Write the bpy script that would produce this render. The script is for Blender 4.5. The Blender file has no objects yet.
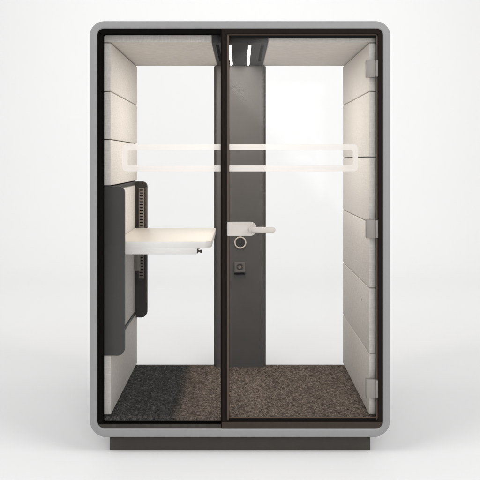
import bpy, bmesh, math, random
from mathutils import Vector, noise

random.seed(7)
sc = bpy.context.scene
COL = sc.collection
PI = math.pi

# ------------------------------------------------------------------ materials
def mat(name, col, rough=0.5, metal=0.0, spec=0.5, mott=0.0, mscale=8.0, bump=0.0, bscale=200.0,
        rvar=0.0, stretch=(1, 1, 1), bdist=0.002):
    m = bpy.data.materials.new(name); m.use_nodes = True
    nt = m.node_tree; N = nt.nodes; L = nt.links
    p = N['Principled BSDF']
    p.inputs['Base Color'].default_value = (*col, 1)
    p.inputs['Roughness'].default_value = rough
    p.inputs['Metallic'].default_value = metal
    p.inputs['Specular IOR Level'].default_value = spec
    tc = N.new('ShaderNodeTexCoord'); mp = N.new('ShaderNodeMapping')
    mp.inputs['Scale'].default_value = stretch
    L.new(tc.outputs['Object'], mp.inputs['Vector'])
    if mott > 0:
        n = N.new('ShaderNodeTexNoise'); n.inputs['Scale'].default_value = mscale
        n.inputs['Detail'].default_value = 6; n.inputs['Roughness'].default_value = 0.65
        L.new(mp.outputs[0], n.inputs['Vector'])
        r = N.new('ShaderNodeMapRange'); r.inputs[1].default_value = 0.3; r.inputs[2].default_value = 0.7
        r.inputs[3].default_value = 1 - mott; r.inputs[4].default_value = 1 + mott
        L.new(n.outputs['Fac'], r.inputs[0])
        mx = N.new('ShaderNodeVectorMath'); mx.operation = 'SCALE'
        mx.inputs[0].default_value = col
        L.new(r.outputs[0], mx.inputs['Scale'])
        L.new(mx.outputs[0], p.inputs['Base Color'])
        if rvar > 0:
            r2 = N.new('ShaderNodeMapRange'); r2.inputs[3].default_value = rough - rvar; r2.inputs[4].default_value = rough + rvar
            L.new(n.outputs['Fac'], r2.inputs[0]); L.new(r2.outputs[0], p.inputs['Roughness'])
    if bump > 0:
        n2 = N.new('ShaderNodeTexNoise'); n2.inputs['Scale'].default_value = bscale
        n2.inputs['Detail'].default_value = 3
        L.new(mp.outputs[0], n2.inputs['Vector'])
        b = N.new('ShaderNodeBump'); b.inputs['Strength'].default_value = bump; b.inputs['Distance'].default_value = bdist
        L.new(n2.outputs['Fac'], b.inputs['Height']); L.new(b.outputs[0], p.inputs['Normal'])
    return m

def fabric(name, c1, c2):
    """woven upholstery: warp and weft threads, slubs and slow mottling"""
    m = bpy.data.materials.new(name); m.use_nodes = True
    nt = m.node_tree; N = nt.nodes; L = nt.links
    p = N['Principled BSDF']; p.inputs['Roughness'].default_value = 0.95
    p.inputs['Specular IOR Level'].default_value = 0.15
    p.inputs['Sheen Weight'].default_value = 0.15
    tc = N.new('ShaderNodeTexCoord')
    def nz(scale, stretch, detail):
        mp = N.new('ShaderNodeMapping'); mp.inputs['Scale'].default_value = stretch
        n = N.new('ShaderNodeTexNoise'); n.inputs['Scale'].default_value = scale; n.inputs['Detail'].default_value = detail
        L.new(tc.outputs['Object'], mp.inputs['Vector']); L.new(mp.outputs[0], n.inputs['Vector'])
        return n
    a = nz(220, (1, 1, 0.12), 3); b = nz(220, (0.12, 0.12, 1), 3); c = nz(3, (1, 1, 1), 3)
    ad = N.new('ShaderNodeMath'); ad.operation = 'ADD'
    L.new(a.outputs['Fac'], ad.inputs[0]); L.new(b.outputs['Fac'], ad.inputs[1])
    mr = N.new('ShaderNodeMapRange'); mr.inputs[1].default_value = 0.7; mr.inputs[2].default_value = 1.3
    L.new(ad.outputs[0], mr.inputs[0])
    ad2 = N.new('ShaderNodeMath'); ad2.operation = 'MULTIPLY_ADD'
    ad2.inputs[1].default_value = 0.72
    L.new(mr.outputs[0], ad2.inputs[0])
    m2 = N.new('ShaderNodeMath'); m2.operation = 'MULTIPLY'; m2.inputs[1].default_value = 0.22
    L.new(c.outputs['Fac'], m2.inputs[0]); L.new(m2.outputs[0], ad2.inputs[2])
    mix = N.new('ShaderNodeMix'); mix.data_type = 'RGBA'
    mix.inputs['A'].default_value = (*c1, 1); mix.inputs['B'].default_value = (*c2, 1)
    L.new(ad2.outputs[0], mix.inputs['Factor']); L.new(mix.outputs['Result'], p.inputs['Base Color'])
    bp = N.new('ShaderNodeBump'); bp.inputs['Strength'].default_value = 0.55; bp.inputs['Distance'].default_value = 0.0015
    L.new(ad.outputs[0], bp.inputs['Height']); L.new(bp.outputs[0], p.inputs['Normal'])
    return m

def glass_mat():
    m = bpy.data.materials.new('clear_glass'); m.use_nodes = True
    nt = m.node_tree; N = nt.nodes; L = nt.links
    N.remove(N['Principled BSDF'])
    t = N.new('ShaderNodeBsdfTransparent'); t.inputs[0].default_value = (0.99, 0.99, 0.99, 1)
    g = N.new('ShaderNodeBsdfGlossy'); g.inputs['Roughness'].default_value = 0.065
    f = N.new('ShaderNodeFresnel'); f.inputs['IOR'].default_value = 1.165
    x = N.new('ShaderNodeMixShader')
    L.new(f.outputs[0], x.inputs[0]); L.new(t.outputs[0], x.inputs[1]); L.new(g.outputs[0], x.inputs[2])
    L.new(x.outputs[0], N['Material Output'].inputs['Surface'])
    return m

def decal_mat():
    m = bpy.data.materials.new('frosted_film'); m.use_nodes = True
    nt = m.node_tree; N = nt.nodes; L = nt.links
    N.remove(N['Principled BSDF'])
    t = N.new('ShaderNodeBsdfTransparent')
    d = N.new('ShaderNodeBsdfDiffuse'); d.inputs[0].default_value = (0.90, 0.865, 0.835, 1)
    tr = N.new('ShaderNodeBsdfTranslucent'); tr.inputs[0].default_value = (0.92, 0.89, 0.865, 1)
    a = N.new('ShaderNodeMixShader'); a.inputs[0].default_value = 0.5
    L.new(d.outputs[0], a.inputs[1]); L.new(tr.outputs[0], a.inputs[2])
    x = N.new('ShaderNodeMixShader')
    n = N.new('ShaderNodeTexNoise'); n.inputs['Scale'].default_value = 300
    mr = N.new('ShaderNodeMapRange'); mr.inputs[3].default_value = 0.78; mr.inputs[4].default_value = 0.86
    L.new(n.outputs['Fac'], mr.inputs[0]); L.new(mr.outputs[0], x.inputs[0])
    L.new(t.outputs[0], x.inputs[1]); L.new(a.outputs[0], x.inputs[2])
    L.new(x.outputs[0], N['Material Output'].inputs['Surface'])
    return m

def carpet_mat():
    m = bpy.data.materials.new('loop_pile_carpet'); m.use_nodes = True
    nt = m.node_tree; N = nt.nodes; L = nt.links
    p = N['Principled BSDF']; p.inputs['Roughness'].default_value = 1.0; p.inputs['Specular IOR Level'].default_value = 0.05
    geo = N.new('ShaderNodeNewGeometry')
    n = N.new('ShaderNodeTexNoise'); n.inputs['Scale'].default_value = 72; n.inputs['Detail'].default_value = 4
    n.inputs['Roughness'].default_value = 0.7
    L.new(geo.outputs['Position'], n.inputs['Vector'])
    def ramp(stops):
        r = N.new('ShaderNodeValToRGB')
        e = r.color_ramp.elements
        e[0].position, e[0].color = stops[0][0], (*stops[0][1], 1)
        e[1].position, e[1].color = stops[1][0], (*stops[1][1], 1)
        for s in stops[2:]:
            k = e.new(s[0]); k.color = (*s[1], 1)
        L.new(n.outputs['Fac'], r.inputs[0]); return r
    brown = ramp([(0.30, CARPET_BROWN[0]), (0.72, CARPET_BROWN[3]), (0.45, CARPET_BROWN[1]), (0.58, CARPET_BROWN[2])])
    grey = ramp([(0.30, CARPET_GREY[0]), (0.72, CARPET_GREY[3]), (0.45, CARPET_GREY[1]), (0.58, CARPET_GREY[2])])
    # carpet colour by x: charcoal on the desk side, blending to brown beyond it
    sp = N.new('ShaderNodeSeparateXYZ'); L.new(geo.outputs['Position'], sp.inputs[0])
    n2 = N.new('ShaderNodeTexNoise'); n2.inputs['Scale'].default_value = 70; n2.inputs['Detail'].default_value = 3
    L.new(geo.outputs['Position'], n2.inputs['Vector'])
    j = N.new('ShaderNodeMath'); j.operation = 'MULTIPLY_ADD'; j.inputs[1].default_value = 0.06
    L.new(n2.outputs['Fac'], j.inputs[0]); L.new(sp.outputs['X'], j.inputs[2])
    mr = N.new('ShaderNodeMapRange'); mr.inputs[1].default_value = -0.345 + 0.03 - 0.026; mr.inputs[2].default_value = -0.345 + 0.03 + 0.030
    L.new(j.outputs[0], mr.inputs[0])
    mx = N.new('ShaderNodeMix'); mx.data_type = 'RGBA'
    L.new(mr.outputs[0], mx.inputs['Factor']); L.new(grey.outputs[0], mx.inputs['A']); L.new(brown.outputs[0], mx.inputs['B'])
    # faint lengthwise streaks from the tufting rows
    mp = N.new('ShaderNodeMapping'); mp.inputs['Scale'].default_value = (1, 0.04, 1)
    L.new(geo.outputs['Position'], mp.inputs['Vector'])
    n3 = N.new('ShaderNodeTexNoise'); n3.inputs['Scale'].default_value = 30; n3.inputs['Detail'].default_value = 4
    L.new(mp.outputs[0], n3.inputs['Vector'])
    r3 = N.new('ShaderNodeMapRange'); r3.inputs[1].default_value = 0.3; r3.inputs[2].default_value = 0.7
    r3.inputs[3].default_value = 0.86; r3.inputs[4].default_value = 1.14
    L.new(n3.outputs['Fac'], r3.inputs[0])
    vm = N.new('ShaderNodeVectorMath'); vm.operation = 'SCALE'
    L.new(mx.outputs['Result'], vm.inputs[0]); L.new(r3.outputs[0], vm.inputs['Scale'])
    L.new(vm.outputs[0], p.inputs['Base Color'])
    return m

def emit(name, col, s):
    m = bpy.data.materials.new(name); m.use_nodes = True
    N = m.node_tree.nodes; N.remove(N['Principled BSDF'])
    e = N.new('ShaderNodeEmission'); e.inputs[0].default_value = (*col, 1); e.inputs[1].default_value = s
    m.node_tree.links.new(e.outputs[0], N['Material Output'].inputs['Surface'])
    return m

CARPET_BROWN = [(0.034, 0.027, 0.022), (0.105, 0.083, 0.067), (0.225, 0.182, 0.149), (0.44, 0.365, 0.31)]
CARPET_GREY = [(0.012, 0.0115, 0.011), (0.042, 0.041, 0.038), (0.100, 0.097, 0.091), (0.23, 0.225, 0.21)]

M = dict(
    shell=mat('grey_powder_coat', (0.255, 0.254, 0.253), 0.45, mott=0.02, mscale=30, bump=0.06, bscale=900, bdist=0.0005),
    black=mat('black_anodised', (0.0055, 0.0052, 0.0047), 0.6, spec=0.0, mott=0.1, mscale=20),
    bronze=mat('dark_bronze_coat', (0.015, 0.0115, 0.0095), 0.45, spec=0.02, mott=0.08, mscale=20),
    seal=mat('brown_glazing_seal', (0.10, 0.064, 0.044), 0.5, mott=0.1, mscale=20),
    rubber=mat('black_rubber', (0.008, 0.007, 0.006), 0.8, spec=0.1),
    plinth=mat('dark_taupe_plinth', (0.058, 0.052, 0.045), 0.55, spec=0.2, mott=0.05, mscale=15, bump=0.05, bscale=600, bdist=0.0005),
    column=mat('taupe_column', (0.100, 0.095, 0.091), 0.5, spec=0.1, mott=0.05, mscale=6),
    coledge=mat('column_edge', (0.050, 0.034, 0.026), 0.4),
    housing=mat('lamp_housing_grey', (0.052, 0.051, 0.050), 0.6, spec=0.1, mott=0.05),
    slot=mat('slot_black', (0.004, 0.004, 0.004), 0.8, spec=0.05),
    cheek=mat('charcoal_board', (0.060, 0.0585, 0.056), 0.55, spec=0.25, mott=0.03, mscale=10, bump=0.05, bscale=700, bdist=0.0005),
    dcheek=mat('dark_brown_board', (0.038, 0.034, 0.030), 0.55, spec=0.2, mott=0.05),
    rail=mat('slotted_rail_metal', (0.17, 0.145, 0.125), 0.4, mott=0.05),
    desk=mat('cream_laminate', (0.75, 0.71, 0.65), 0.4, mott=0.015, mscale=6),
    deskedge=mat('white_lacquer', (0.90, 0.885, 0.865), 0.4, mott=0.01),
    knob=mat('knob_metal', (0.10, 0.085, 0.065), 0.35, metal=0.7),
    handle=mat('champagne_handle', (0.53, 0.49, 0.455), 0.36, mott=0.02, mscale=30),
    hinge=mat('champagne_hinge', (0.235, 0.215, 0.195), 0.42, mott=0.03, mscale=30),
    ring=mat('pale_ring', (0.62, 0.57, 0.50), 0.4),
    fabric=fabric('beige_wool', (0.59, 0.553, 0.512), (0.79, 0.752, 0.708)),
    fabric_dark=mat('pale_grey_side', (0.55, 0.52, 0.48), 0.8, mott=0.03, mscale=50, bump=0.2, bscale=600),
    taupe_rail=mat('taupe_bottom_rail', (0.045, 0.039, 0.034), 0.5, spec=0.15, mott=0.06, mscale=20),
    brownrail=mat('brown_bottom_rail', (0.040, 0.029, 0.023), 0.45, spec=0.15, mott=0.08, mscale=20),
    button=mat('wall_button_grey', (0.30, 0.27, 0.25), 0.5),
    socket=mat('socket_taupe', (0.12, 0.105, 0.095), 0.45),
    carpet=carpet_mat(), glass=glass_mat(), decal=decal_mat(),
    lamp=emit('lamp_diffuser', (1.0, 0.95, 0.88), 40.0),
    floorboard=mat('dark_floor_board', (0.02, 0.018, 0.016), 0.7),
    stitch=mat('stitch_thread', (0.20, 0.18, 0.16), 0.9),
    backdrop=mat('white_studio_paper', (0.885, 0.883, 0.88), 0.6, spec=0.25, mott=0.006, mscale=0.6),
)

# ------------------------------------------------------------------ mesh helpers
WL = {}   # world location of each object

def add_poly(bm, outline, y0, y1, bev=0.0, seg=2):
    """closed outline in (x,z) extruded along y"""
    a = [bm.verts.new((x, y0, z)) for x, z in outline]
    b = [bm.verts.new((x, y1, z)) for x, z in outline]
    n = len(a); fs = [bm.faces.new(a), bm.faces.new(b[::-1])]
    for i in range(n):
        fs.append(bm.faces.new((a[i], b[i], b[(i + 1) % n], a[(i + 1) % n])))
    if bev > 0:
        ed = set(fs[0].edges) | set(fs[1].edges)
        bmesh.ops.bevel(bm, geom=list(ed), offset=bev, segments=seg, profile=0.5, affect='EDGES')

def box(bm, x0, x1, y0, y1, z0, z1, bev=0.0, seg=2):
    r = bmesh.ops.create_cube(bm, size=1.0)
    vs = r['verts']
    for v in vs:
        v.co = Vector(((x0 + x1) / 2 + v.co.x * (x1 - x0), (y0 + y1) / 2 + v.co.y * (y1 - y0), (z0 + z1) / 2 + v.co.z * (z1 - z0)))
    if bev > 0:
        ed = {e for v in vs for e in v.link_edges}
        bmesh.ops.bevel(bm, geom=list(ed), offset=bev, segments=seg, profile=0.5, affect='EDGES')

def rrect(x0, x1, z0, z1, r, n=10):
    """rounded rectangle outline; r = (top-left, top-right, bottom-right, bottom-left)"""
    tl, tr, br, bl = r
    pts = []
    def arc(cx, cz, rad, a0, a1):
        if rad < 1e-5:
            pts.extend([(cx, cz)] ); return
        for i in range(n + 1):
            t = math.radians(a0 + (a1 - a0) * i / n)
            pts.append((cx + rad * math.cos(t), cz + rad * math.sin(t)))
    arc(x0 + tl, z1 - tl, tl, 180, 90)
    arc(x1 - tr, z1 - tr, tr, 90, 0)
    arc(x1 - br, z0 + br, br, 0, -90)
    arc(x0 + bl, z0 + bl, bl, -90, -180)
    return pts

def add_ring(bm, outer, inner, y0, y1, bev=0.0, seg=2):
    """outer/inner outlines with the same point count, extruded along y"""
    n = len(outer)
    of = [bm.verts.new((x, y0, z)) for x, z in outer]; ob = [bm.verts.new((x, y1, z)) for x, z in outer]
    jf = [bm.verts.new((x, y0, z)) for x, z in inner]; jb = [bm.verts.new((x, y1, z)) for x, z in inner]
    rims = []
    for i in range(n):
        k = (i + 1) % n
        bm.faces.new((of[i], of[k], jf[k], jf[i]))
        bm.faces.new((ob[k], ob[i], jb[i], jb[k]))
        bm.faces.new((of[k], of[i], ob[i], ob[k]))
        bm.faces.new((jf[i], jf[k], jb[k], jb[i]))
    if bev > 0:
        bm.edges.ensure_lookup_table()
        ed = [e for e in bm.edges if (e.verts[0] in of and e.verts[1] in of) or (e.verts[0] in jf and e.verts[1] in jf)
              or (e.verts[0] in ob and e.verts[1] in ob) or (e.verts[0] in jb and e.verts[1] in jb)]
        bmesh.ops.bevel(bm, geom=ed, offset=bev, segments=seg, profile=0.5, affect='EDGES')

def add_lathe(bm, prof, origin, axis='y', n=32):
    """prof: list of (radius, along); closed at ends"""
    rings = []
    ox, oy, oz = origin
    for r, d in prof:
        ring = []
        for i in range(n):
            t = 2 * PI * i / n
            c, s = r * math.cos(t), r * math.sin(t)
            if axis == 'y': co = (ox + c, oy + d, oz + s)
            elif axis == 'x': co = (ox + d, oy + c, oz + s)
            else: co = (ox + c, oy + s, oz + d)
            ring.append(bm.verts.new(co))
        rings.append(ring)
    for a, b in zip(rings, rings[1:]):
        for i in range(n):
            bm.faces.new((a[i], a[(i + 1) % n], b[(i + 1) % n], b[i]))
    bm.faces.new(rings[0]); bm.faces.new(rings[-1][::-1])

def obj(name, bm, m, parent=None, label=None, smooth=True, angle=35):
    bmesh.ops.recalc_face_normals(bm, faces=bm.faces)
    xs = [v.co.x for v in bm.verts]; ys = [v.co.y for v in bm.verts]; zs = [v.co.z for v in bm.verts]
    c = Vector(((min(xs) + max(xs)) / 2, (min(ys) + max(ys)) / 2, (min(zs) + max(zs)) / 2))
    for v in bm.verts: v.co -= c
    me = bpy.data.meshes.new(name); bm.to_mesh(me); bm.free()
    me.materials.append(M[m] if isinstance(m, str) else m)
    if smooth:
        me.shade_smooth(); me.set_sharp_from_angle(angle=math.radians(angle))
    o = bpy.data.objects.new(name, me); COL.objects.link(o)
    WL[o] = c.copy()
    if parent:
        o.parent = parent; o.location = c - WL[parent]
    else:
        o.location = c
    if label: o['label'] = label
    return o

def B(): return bmesh.new()

def one_box(name, m, parent, x0, x1, y0, y1, z0, z1, bev=0.0, seg=2, label=None):
    bm = B(); box(bm, x0, x1, y0, y1, z0, z1, bev, seg)
    return obj(name, bm, m, parent, label)

# ------------------------------------------------------------------ setting: seamless studio backdrop
bm = B()
prof = [(-14.0, 0.0)]
for i in range(40): prof.append((-14 + 20 * (i + 1) / 40, 0.0))
R = 4.0
for i in range(1, 25):
    t = PI / 2 * i / 24
    prof.append((6 + R * math.sin(t), R - R * math.cos(t)))
prof.append((10.0, 12.0))
xs = [-16 + 32 * i / 16 for i in range(17)]
g = [[bm.verts.new((x, y, z)) for x in xs] for y, z in prof]
for a, b in zip(g, g[1:]):
    for i in range(16):
        bm.faces.new((a[i], a[i + 1], b[i + 1], b[i]))
bd = obj('backdrop', bm, 'backdrop')
bd['kind'] = 'structure'

# ------------------------------------------------------------------ the booth
booth = bpy.data.objects.new('office_booth', None); COL.objects.link(booth)
booth.location = (0, 0.6, 0); WL[booth] = Vector((0, 0.6, 0))
booth['label'] = 'tall grey framed glass office booth with beige padded walls, fold-out desk and brown carpet'
booth['category'] = 'office booth'

HW = 0.792; ZB, ZT = 0.0905, 2.2826
DEPTH = 1.26
# shell (outer rounded tube)
bm = B()
add_ring(bm, rrect(-HW, HW, ZB, ZT, (.076, .076, .090, .090), 14),
         rrect(-.7526, .7526, .1365, 2.243, (.034, .034, .040, .040), 14), 0, DEPTH, 0.007, 4)
obj('outer_frame', bm, 'shell', booth)

# plinth
one_box('plinth', 'plinth', booth, -.6957, .6957, .06, 1.20, 0.0, .094, 0.003)

# base board under the carpet
one_box('floor_board', 'floorboard', booth, -.7515, .7515, .062, 1.168, .130, .160)

# ---- fixed front window
bm = B()
add_ring(bm, rrect(-.7535, -.0985, .1355, 2.244, (.035, 0, 0, .041), 10),
         rrect(-.7245, -.1015, .1576, 2.217, (.010, 0, 0, .012), 10), .010, .060, 0.0015, 2)
win = obj('front_window', bm, 'black', booth)
bm = B(); box(bm, -.730, -.099, .034, .044, .150, 2.224)
obj('glass_pane', bm, 'glass', win)

# ---- glass door
bm = B()
add_ring(bm, rrect(-.0976, .7530, .1360, 2.2435, (.001, .035, .041, .001), 10),
         rrect(-.0686, .7290, .1710, 2.2170, (.001, .012, .016, .001), 10), .004, .050, 0.002, 2)
door = obj('door', bm, 'bronze', booth)
bm = B(); box(bm, -.072, .732, .034, .044, .165, 2.222)
obj('glass_pane', bm, 'glass', door)
# seals round the door glass
bm = B()
box(bm, -.0690, -.0580, .026, .034, .1705, 2.2175)              # hinge-free side, brown reveal
box(bm, .7215, .7295, .026, .034, .1705, 2.2175)
box(bm, -.0580, .7215, .0265, .0335, 2.2115, 2.2175)
box(bm, -.0580, .7215, .0285, .0333, .1835, .1885)
obj('seal', bm, 'seal', door)
bm = B()
add_ring(bm, rrect(-.0578, .7213, .1708, 2.2113, (.001,) * 4, 3), rrect(-.0565, .7200, .1833, 2.1965, (.001,) * 4, 3), .0255, .0337)
obj('gasket', bm, 'rubber', door)

bm = B(); add_poly(bm, rrect(-.0960, .7500, .1390, .1700, (.001, .001, .030, .001), 10), .0018, .0060, .0012, 2)
obj('bottom_rail', bm, 'brownrail', door)
bm = B(); add_poly(bm, rrect(-.7500, -.1000, .1390, .1570, (.001, .001, .001, .0165), 10), .0070, .0120, .0012, 2)
obj('bottom_rail', bm, 'taupe_rail', win)

# frosted safety bands, a rounded outline running across both panes
def band_outline(x_end, x_in, sgn):
    zo0, zo1, zi0, zi1 = 1.4905, 1.6345, 1.5225, 1.6040
    t = 0.0275
    r, ri = 0.022, 0.008
    pts = []
    def arc(cx, cz, rad, a0, a1):
        for i in range(9):
            a = math.radians(a0 + (a1 - a0) * i / 8)
            pts.append((cx + rad * math.cos(a), cz + rad * math.sin(a)))
    # built for the right hand end, mirrored for the left
    pts.append((x_in, zo1)); arc(x_end - r, zo1 - r, r, 90, 0); arc(x_end - r, zo0 + r, r, 0, -90); pts.append((x_in, zo0))
    pts.append((x_in, zi0)); arc(x_end - t - ri, zi0 + ri, ri, -90, 0); arc(x_end - t - ri, zi1 - ri, ri, 0, 90); pts.append((x_in, zi1))
    return [(sgn * x, z) for x, z in pts]
for par, xe, xi, sg in ((win, .6235, .1020, -1), (door, .6255, -.0575, 1)):
    bm = B()
    o = band_outline(xe, xi, sg)
    vs = [bm.verts.new((x, .0325, z)) for x, z in o]
    h = len(vs) // 2
    for i in range(h - 1):                       # strip between outer run and (reversed) inner run
        bm.faces.new((vs[i], vs[i + 1], vs[2 * h - 2 - i], vs[2 * h - 1 - i]))
    obj('frosted_band', bm, 'decal', par)

# hinges: clamp plate on the glass and barrel on the frame
for z0, z1 in ((1.988, 2.080), (1.137, 1.236), (.293, .392)):
    bm = B()
    box(bm, .667, .7150, .014, .0335, z0, z1, .003, 2)
    box(bm, .7158, .7300, .008, .0338, z0 + .003, z1 - .003, .003, 2)
    box(bm, .669, .7150, .0445, .058, z0 + .002, z1 - .002, .002, 2)
    obj('hinge', bm, 'hinge', door)

# door handle
bm = B()
add_poly(bm, rrect(-.0690, .0880, 1.1510, 1.2235, (.006, .034, .034, .006), 10), .010, .0335, .003, 2)
obj('handle_plate', bm, 'handle', door)
bm = B()
# lever: neck out of the plate, then a tapering bar to the right
N = 16
sect = []
path = [(.048, .000, .0055, .012), (.060, -.016, .011, .013), (.078, -.027, .014, .013), (.110, -.033, .0155, .0115),
        (.145, -.036, .0150, .0105), (.170, -.037, .0145, .010), (.180, -.037, .012, .008), (.1845, -.037, .006, .004)]
for x, y, hz, hy in path:
    ring = []
    for i in range(N):
        t = 2 * PI * i / N
        c, s = math.cos(t), math.sin(t)
        e = 0.42
        ring.append(bm.verts.new((x, y + hy * math.copysign(abs(c) ** e, c), 1.1865 + hz * math.copysign(abs(s) ** e, s))))
    sect.append(ring)
for a, b in zip(sect, sect[1:]):
    for i in range(N): bm.faces.new((a[i], a[(i + 1) % N], b[(i + 1) % N], b[i]))
bm.faces.new(sect[0]); bm.faces.new(sect[-1][::-1])
add_lathe(bm, [(.013, 0), (.013, .03)], (.060, -.018, 1.1865), 'y', 24)
obj('lever', bm, 'handle', door, angle=60)

# ---- padded wall panels
Y0, Y1 = .080, 1.163
GAP = .0022
def panel(x_in, z0, z1, sgn):
    bm = B()
    xa, xb = sorted((sgn * x_in, sgn * .747))
    box(bm, xa, xb, Y0, Y1, z0 + GAP, z1 - GAP, .0045, 3)
    return obj('wall_panel', bm, 'fabric', booth)
zl = [2.180, 1.9185, 1.661, 1.4125]
for a, b in zip(zl, zl[1:]): panel(.692, b, a, -1)
panel(.692, .183, .527, -1)
zr = [2.180, 1.9185, 1.567, 1.216, .864, .513, .183]
wr = []
for a, b in zip(zr, zr[1:]): wr.append(panel(.692, b, a, 1))
# dark backing in the joints
one_box('side_backing', 'slot', booth, .7475, .7522, .09, 1.18, .162, 2.20)
one_box('side_backing', 'slot', booth, -.7522, -.7475, .09, 1.18, .162, 2.20)
# small round button on the right wall
bm = B(); add_lathe(bm, [(.007, 0), (.007, -.0015), (.005, -.0025)], (.6925, .345, .757), 'x', 20)
obj('wall_button', bm, 'button', wr[4])

# ---- ceiling
bm = B(); box(bm, -.7500, -.1515, Y0, Y1, 2.1835, 2.2380, .0035, 3)
obj('ceiling_panel', bm, 'fabric', booth)
bm = B(); box(bm, .1515, .7500, Y0, Y1, 2.1835, 2.2380, .0035, 3)
obj('ceiling_panel', bm, 'fabric', booth)
housing = one_box('lamp_housing', 'housing', booth, -.1505, .1505, .074, 1.163, 2.1795, 2.2395, .003)
one_box('light_strip', 'lamp', housing, -.0635, -.0495, .175, 1.078, 2.1793, 2.1850)
one_box('light_strip', 'lamp', housing, .0465, .0605, .175, 1.078, 2.1793, 2.1850)
one_box('vent_slot', 'slot', housing, -.1320, -.1150, .150, .88, 2.1780, 2.1810)
one_box('vent_slot', 'slot', housing, .1150, .1320, .150, .88, 2.1780, 2.1810)

# ---- rear wall: two panes in a dark frame with the column between them
bm = B()
add_ring(bm, rrect(-.7530, .7530, .1360, 2.2435, (.035, .035, .041, .041), 8),
         rrect(-.7130, .7130, .1470, 2.2080, (.01, .01, .01, .01), 8), 1.200, 1.252, .002, 2)
rear = obj('rear_frame', bm, 'black', booth)
one_box('glass_pane', 'glass', rear, -.7180, -.1650, 1.215, 1.225, .145, 2.212)
one_box('glass_pane', 'glass', rear, .1650, .7180, 1.215, 1.225, .145, 2.212)

# column: wide face with chamfered returns
bm = B()
prof = [(-.1715, 1.240), (-.1715, 1.150), (-.1585, 1.1075), (-.1550, 1.1050),
        (.1440, 1.1050), (.1465, 1.1085), (.1490, 1.1050), (.1555, 1.1060), (.1590, 1.1085), (.1700, 1.150), (.1700, 1.240)]
zc0, zc1 = .170, 2.1790
a = [bm.verts.new((x, y, zc0)) for x, y in prof]; b = [bm.verts.new((x, y, zc1)) for x, y in prof]
n = len(a)
bm.faces.new(a); bm.faces.new(b[::-1])
for i in range(n): bm.faces.new((a[i], a[(i + 1) % n], b[(i + 1) % n], b[i]))
column = obj('column', bm, 'column', booth, angle=20)
for x0, x1 in ((-.1735, -.1600), (.1605, .1725)):
    bm = B(); box(bm, x0, x1, 1.140, 1.245, .171, 2.1785, .003)
    obj('edge_trim', bm, 'coledge', column)
# round grommet with a pale rim
cx, cz = .002, 1.551 - 82.5 / 150.4
bm = B()
rim = [(.0405, 0), (.0405, -.006), (.038, -.009), (.034, -.009), (.0315, -.006), (.0315, -.001)]
add_lathe(bm, rim, (cx, 1.1045, cz), 'y', 40)
obj('round_rim', bm, 'ring', column)
bm = B(); add_lathe(bm, [(.0310, -.0012), (.0310, -.0050), (.027, -.0058), (.012, -.0045), (.010, -.0075), (.002, -.0080)], (cx, 1.1040, cz), 'y', 40)
obj('round_cap', bm, 'housing', column)
# socket
cz = 1.551 - 107 / 150.4
bm = B(); cx = -.002
add_ring(bm, rrect(cx - .035, cx + .035, cz - .035, cz + .035, (.005,) * 4, 5), rrect(cx - .0215, cx + .0215, cz - .0215, cz + .0215, (.0214,) * 4, 5), 1.092, 1.1052, .0015, 2)
s = obj('socket', bm, 'socket', column)
bm = B(); add_lathe(bm, [(.0213, 0), (.0213, -.002), (.019, -.003), (.001, -.003)], (cx, 1.1045, cz), 'y', 28)
obj('socket_well', bm, 'slot', column) if False else bm.free()
bm = B(); add_lathe(bm, [(.0120, 0), (.0120, -.007), (.010, -.009), (.001, -.009)], (cx, 1.1045, cz), 'y', 24)
add_lathe(bm, [(.0030, 0), (.0030, -.012)], (cx - .016, 1.1045, cz + .004), 'y', 10)
add_lathe(bm, [(.0030, 0), (.0030, -.012)], (cx + .016, 1.1045, cz + .004), 'y', 10)
obj('socket_core', bm, 'rail', column)
one_box('socket_shadow_bar', 'slot', column, cx - .036, cx + .036, 1.088, 1.1048, cz - .048, cz - .0365, .002)  # black bar standing in for the shadow below the socket

# ---- carpet: real pile relief, grey strip on the desk side, brown elsewhere
def carpet(x0, x1, y0, y1, label):
    step = .0046
    nx = int((x1 - x0) / step); ny = int((y1 - y0) / step)
    bm = B(); rows = []
    for j in range(ny + 1):
        row = []
        for i in range(nx + 1):
            x = x0 + (x1 - x0) * i / nx; y = y0 + (y1 - y0) * j / ny
            edge = min(i, nx - i, j, ny - j) == 0
            h = .172 + .004 * noise.noise((x * 95, y * 95, 3.1)) + random.uniform(-.0032, .0038)
            if edge: h = .1595
            if not edge:
                x += random.uniform(-.0014, .0014); y += random.uniform(-.0014, .0014)
            row.append(bm.verts.new((x, y, h)))
        rows.append(row)
    for p, q in zip(rows, rows[1:]):
        for i in range(nx): bm.faces.new((p[i], p[i + 1], q[i + 1], q[i]))
    return obj('carpet', bm, 'carpet', booth, label, smooth=False)
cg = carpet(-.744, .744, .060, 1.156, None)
one_box('threshold_strip', 'rail', booth, -.7465, .7465, 1.1568, 1.1640, .1602, .1768, .001)
# row of pale edge stitches along the grey strip
bm = B(); x = -.715
while x < -.12:
    l = random.uniform(.010, .020)
    box(bm, x, x + l, .064, .069, .1755, .1785, .001, 1); x += l + random.uniform(.010, .018)
obj('edge_stitching', bm, 'stitch', cg)

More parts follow.
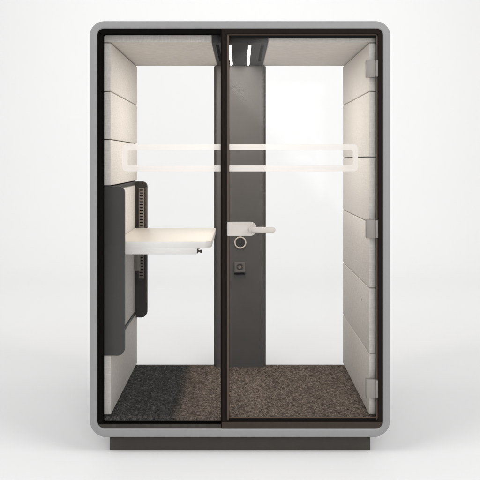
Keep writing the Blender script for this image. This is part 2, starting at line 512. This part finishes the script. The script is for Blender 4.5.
# ---- desk console on the left wall
zc0, zc1 = .505, 1.4105
bm = B()
add_poly(bm, rrect(-.7465, -.617, zc0, zc1, (.0, .034, .038, .0), 10), .066, .092, .002, 2)
console = obj('desk_console', bm, 'cheek', booth)
bm = B()
add_poly(bm, rrect(-.7465, -.618, zc0, zc1 - .002, (.0, .034, .038, .0), 10), 1.100, 1.140, .002, 2)
obj('end_cheek', bm, 'dcheek', console)
one_box('shelf_band', 'dcheek', console, -.746, -.690, .0925, 1.0995, 1.3880, 1.4090, .001)
one_box('shelf_band', 'dcheek', console, -.746, -.690, .0925, 1.0995, .5280, .5480, .001)
one_box('back_panel', 'fabric', console, -.746, -.6960, .0930, 1.0990, .5485, 1.3875, .002)
# slotted height rail on the rear cheek
bm = B()
box(bm, -.672, -.6345, 1.0900, 1.0990, .765, 1.367, .002)
rl = obj('slotted_rail', bm, 'rail', console)
bm = B(); z = 1.352
while z > .775:
    box(bm, -.6655, -.6420, 1.0885, 1.0905, z - .0035, z + .0035); z -= .0195
obj('rail_slots', bm, 'slot', console)
one_box('cheek_edge', 'coledge', console, -.6300, -.6185, 1.0960, 1.0995, .60, 1.372, .001)

# desk top: rounded board with an apron below
ZD = 1.551 - .4495
bm = B()
def desk_outline(x0, x1, y0, y1, r):
    pts = [(x0, y0)]
    for i in range(9):
        t = math.radians(-90 + 90 * i / 8); pts.append((x1 - r + r * math.cos(t), y0 + r + r * math.sin(t)))
    r2 = .02
    for i in range(7):
        t = math.radians(90 * i / 6); pts.append((x1 - r2 + r2 * math.cos(t), y1 - r2 + r2 * math.sin(t)))
    pts.append((x0, y1)); return pts
def prism_z(bm, pts, z0, z1, bev):
    a = [bm.verts.new((x, y, z0)) for x, y in pts]; b = [bm.verts.new((x, y, z1)) for x, y in pts]
    n = len(a); f0 = bm.faces.new(a); f1 = bm.faces.new(b[::-1])
    for i in range(n): bm.faces.new((a[i], a[(i + 1) % n], b[(i + 1) % n], b[i]))
    bmesh.ops.bevel(bm, geom=list(set(f0.edges) | set(f1.edges)), offset=bev, segments=2, profile=.5, affect='EDGES')
prism_z(bm, desk_outline(-.692, -.1585, .185, 1.082, .05), ZD - .034, ZD - .0022, .0008)
desk = obj('desk', bm, 'deskedge', booth)
bm = B(); prism_z(bm, desk_outline(-.6915, -.1590, .1856, 1.0815, .0496), ZD - .0021, ZD, .0006)
obj('desk_surface', bm, 'desk', desk)
one_box('apron', 'deskedge', desk, -.690, -.236, .1865, 1.05, ZD - .069, ZD - .0343, .0012)
bm = B()
zk = 1.551 - 91.6 / 181.5
add_lathe(bm, [(.0105, 0), (.0115, .002), (.0115, .005), (.0055, .008), (.0050, .016), (.0085, .018), (.0090, .024), (.007, .026)], (-.2375, .215, zk), 'x', 20)
obj('adjusting_knob', bm, 'knob', desk)
one_box('support_bracket', 'hinge', desk, -.691, -.657, 1.052, 1.075, .822, ZD - .0695, .002)

# ------------------------------------------------------------------ light: white studio dome and softboxes
w = bpy.data.worlds.new('World'); sc.world = w; w.use_nodes = True
bg = w.node_tree.nodes['Background']
bg.inputs[0].default_value = (1.0, 0.995, 0.985, 1); bg.inputs[1].default_value = 0.20

def area(name, loc, target, sx, sy, power, col=(1, 1, 1)):
    d = bpy.data.lights.new(name, 'AREA'); d.shape = 'RECTANGLE'; d.size = sx; d.size_y = sy; d.energy = power; d.color = col
    o = bpy.data.objects.new(name, d); COL.objects.link(o); o.location = loc
    o.rotation_euler = (Vector(target) - Vector(loc)).to_track_quat('-Z', 'Y').to_euler()
    return o
area('backdrop_softbox', (0, 1.5, 9.0), (0, 10, 1.5), 14, 3, 370).data.spread = math.radians(128)
for sx in (-1, 1):
    area('side_softbox', (sx * 5.6, -3.2, 5.6), (sx * .4, -.2, 0), 5.0, 5.0, 335)
area('front_softbox', (0, -9.0, 5.6), (0, 0, 1.0), 6, 2.8, 150)
# tilted strip softbox behind the photographer: its reflection crosses the door glass as a soft diagonal
d = bpy.data.lights.new('tilted_softbox', 'AREA'); d.shape = 'RECTANGLE'; d.size = 3.1; d.size_y = 1.8; d.energy = 82
o = bpy.data.objects.new('tilted_softbox', d); COL.objects.link(o)
ex = Vector((.656, 0, -.754)); nn = Vector((.754, 0, .656))
o.location = Vector((.745, -6.0, 1.50)) + nn * .9
from mathutils import Matrix
zz = Vector((0, -1, 0)); yy = zz.cross(ex)
o.rotation_euler = Matrix((ex, yy, zz)).transposed().to_euler()
for lx in (-.0565, .0535):            # the light the two ceiling strips throw down into the booth
    d = bpy.data.lights.new('ceiling_strip_light', 'AREA'); d.shape = 'RECTANGLE'; d.size = .016; d.size_y = .62
    d.energy = 4.3; d.color = (1.0, 0.945, 0.88); d.spread = math.radians(180)
    o = bpy.data.objects.new('ceiling_strip_light', d); COL.objects.link(o); o.location = (lx, .52, 2.1785)


# ------------------------------------------------------------------ camera
cam = bpy.data.cameras.new('camera'); co = bpy.data.objects.new('camera', cam); COL.objects.link(co)
co.location = (0, -4.2, 1.551); co.rotation_euler = (PI / 2, 0, 0)
cam.sensor_width = 36; cam.lens = 798 / 480 * 36; cam.shift_y = -80 / 480
cam.clip_end = 200
sc.camera = co

sc.view_settings.view_transform = 'Standard'; sc.view_settings.look = 'None'
sc.view_settings.exposure = 0; sc.view_settings.gamma = 1
sc.cycles.max_bounces = 14; sc.cycles.diffuse_bounces = 6; sc.cycles.transparent_max_bounces = 24
sc.cycles.use_denoising = True
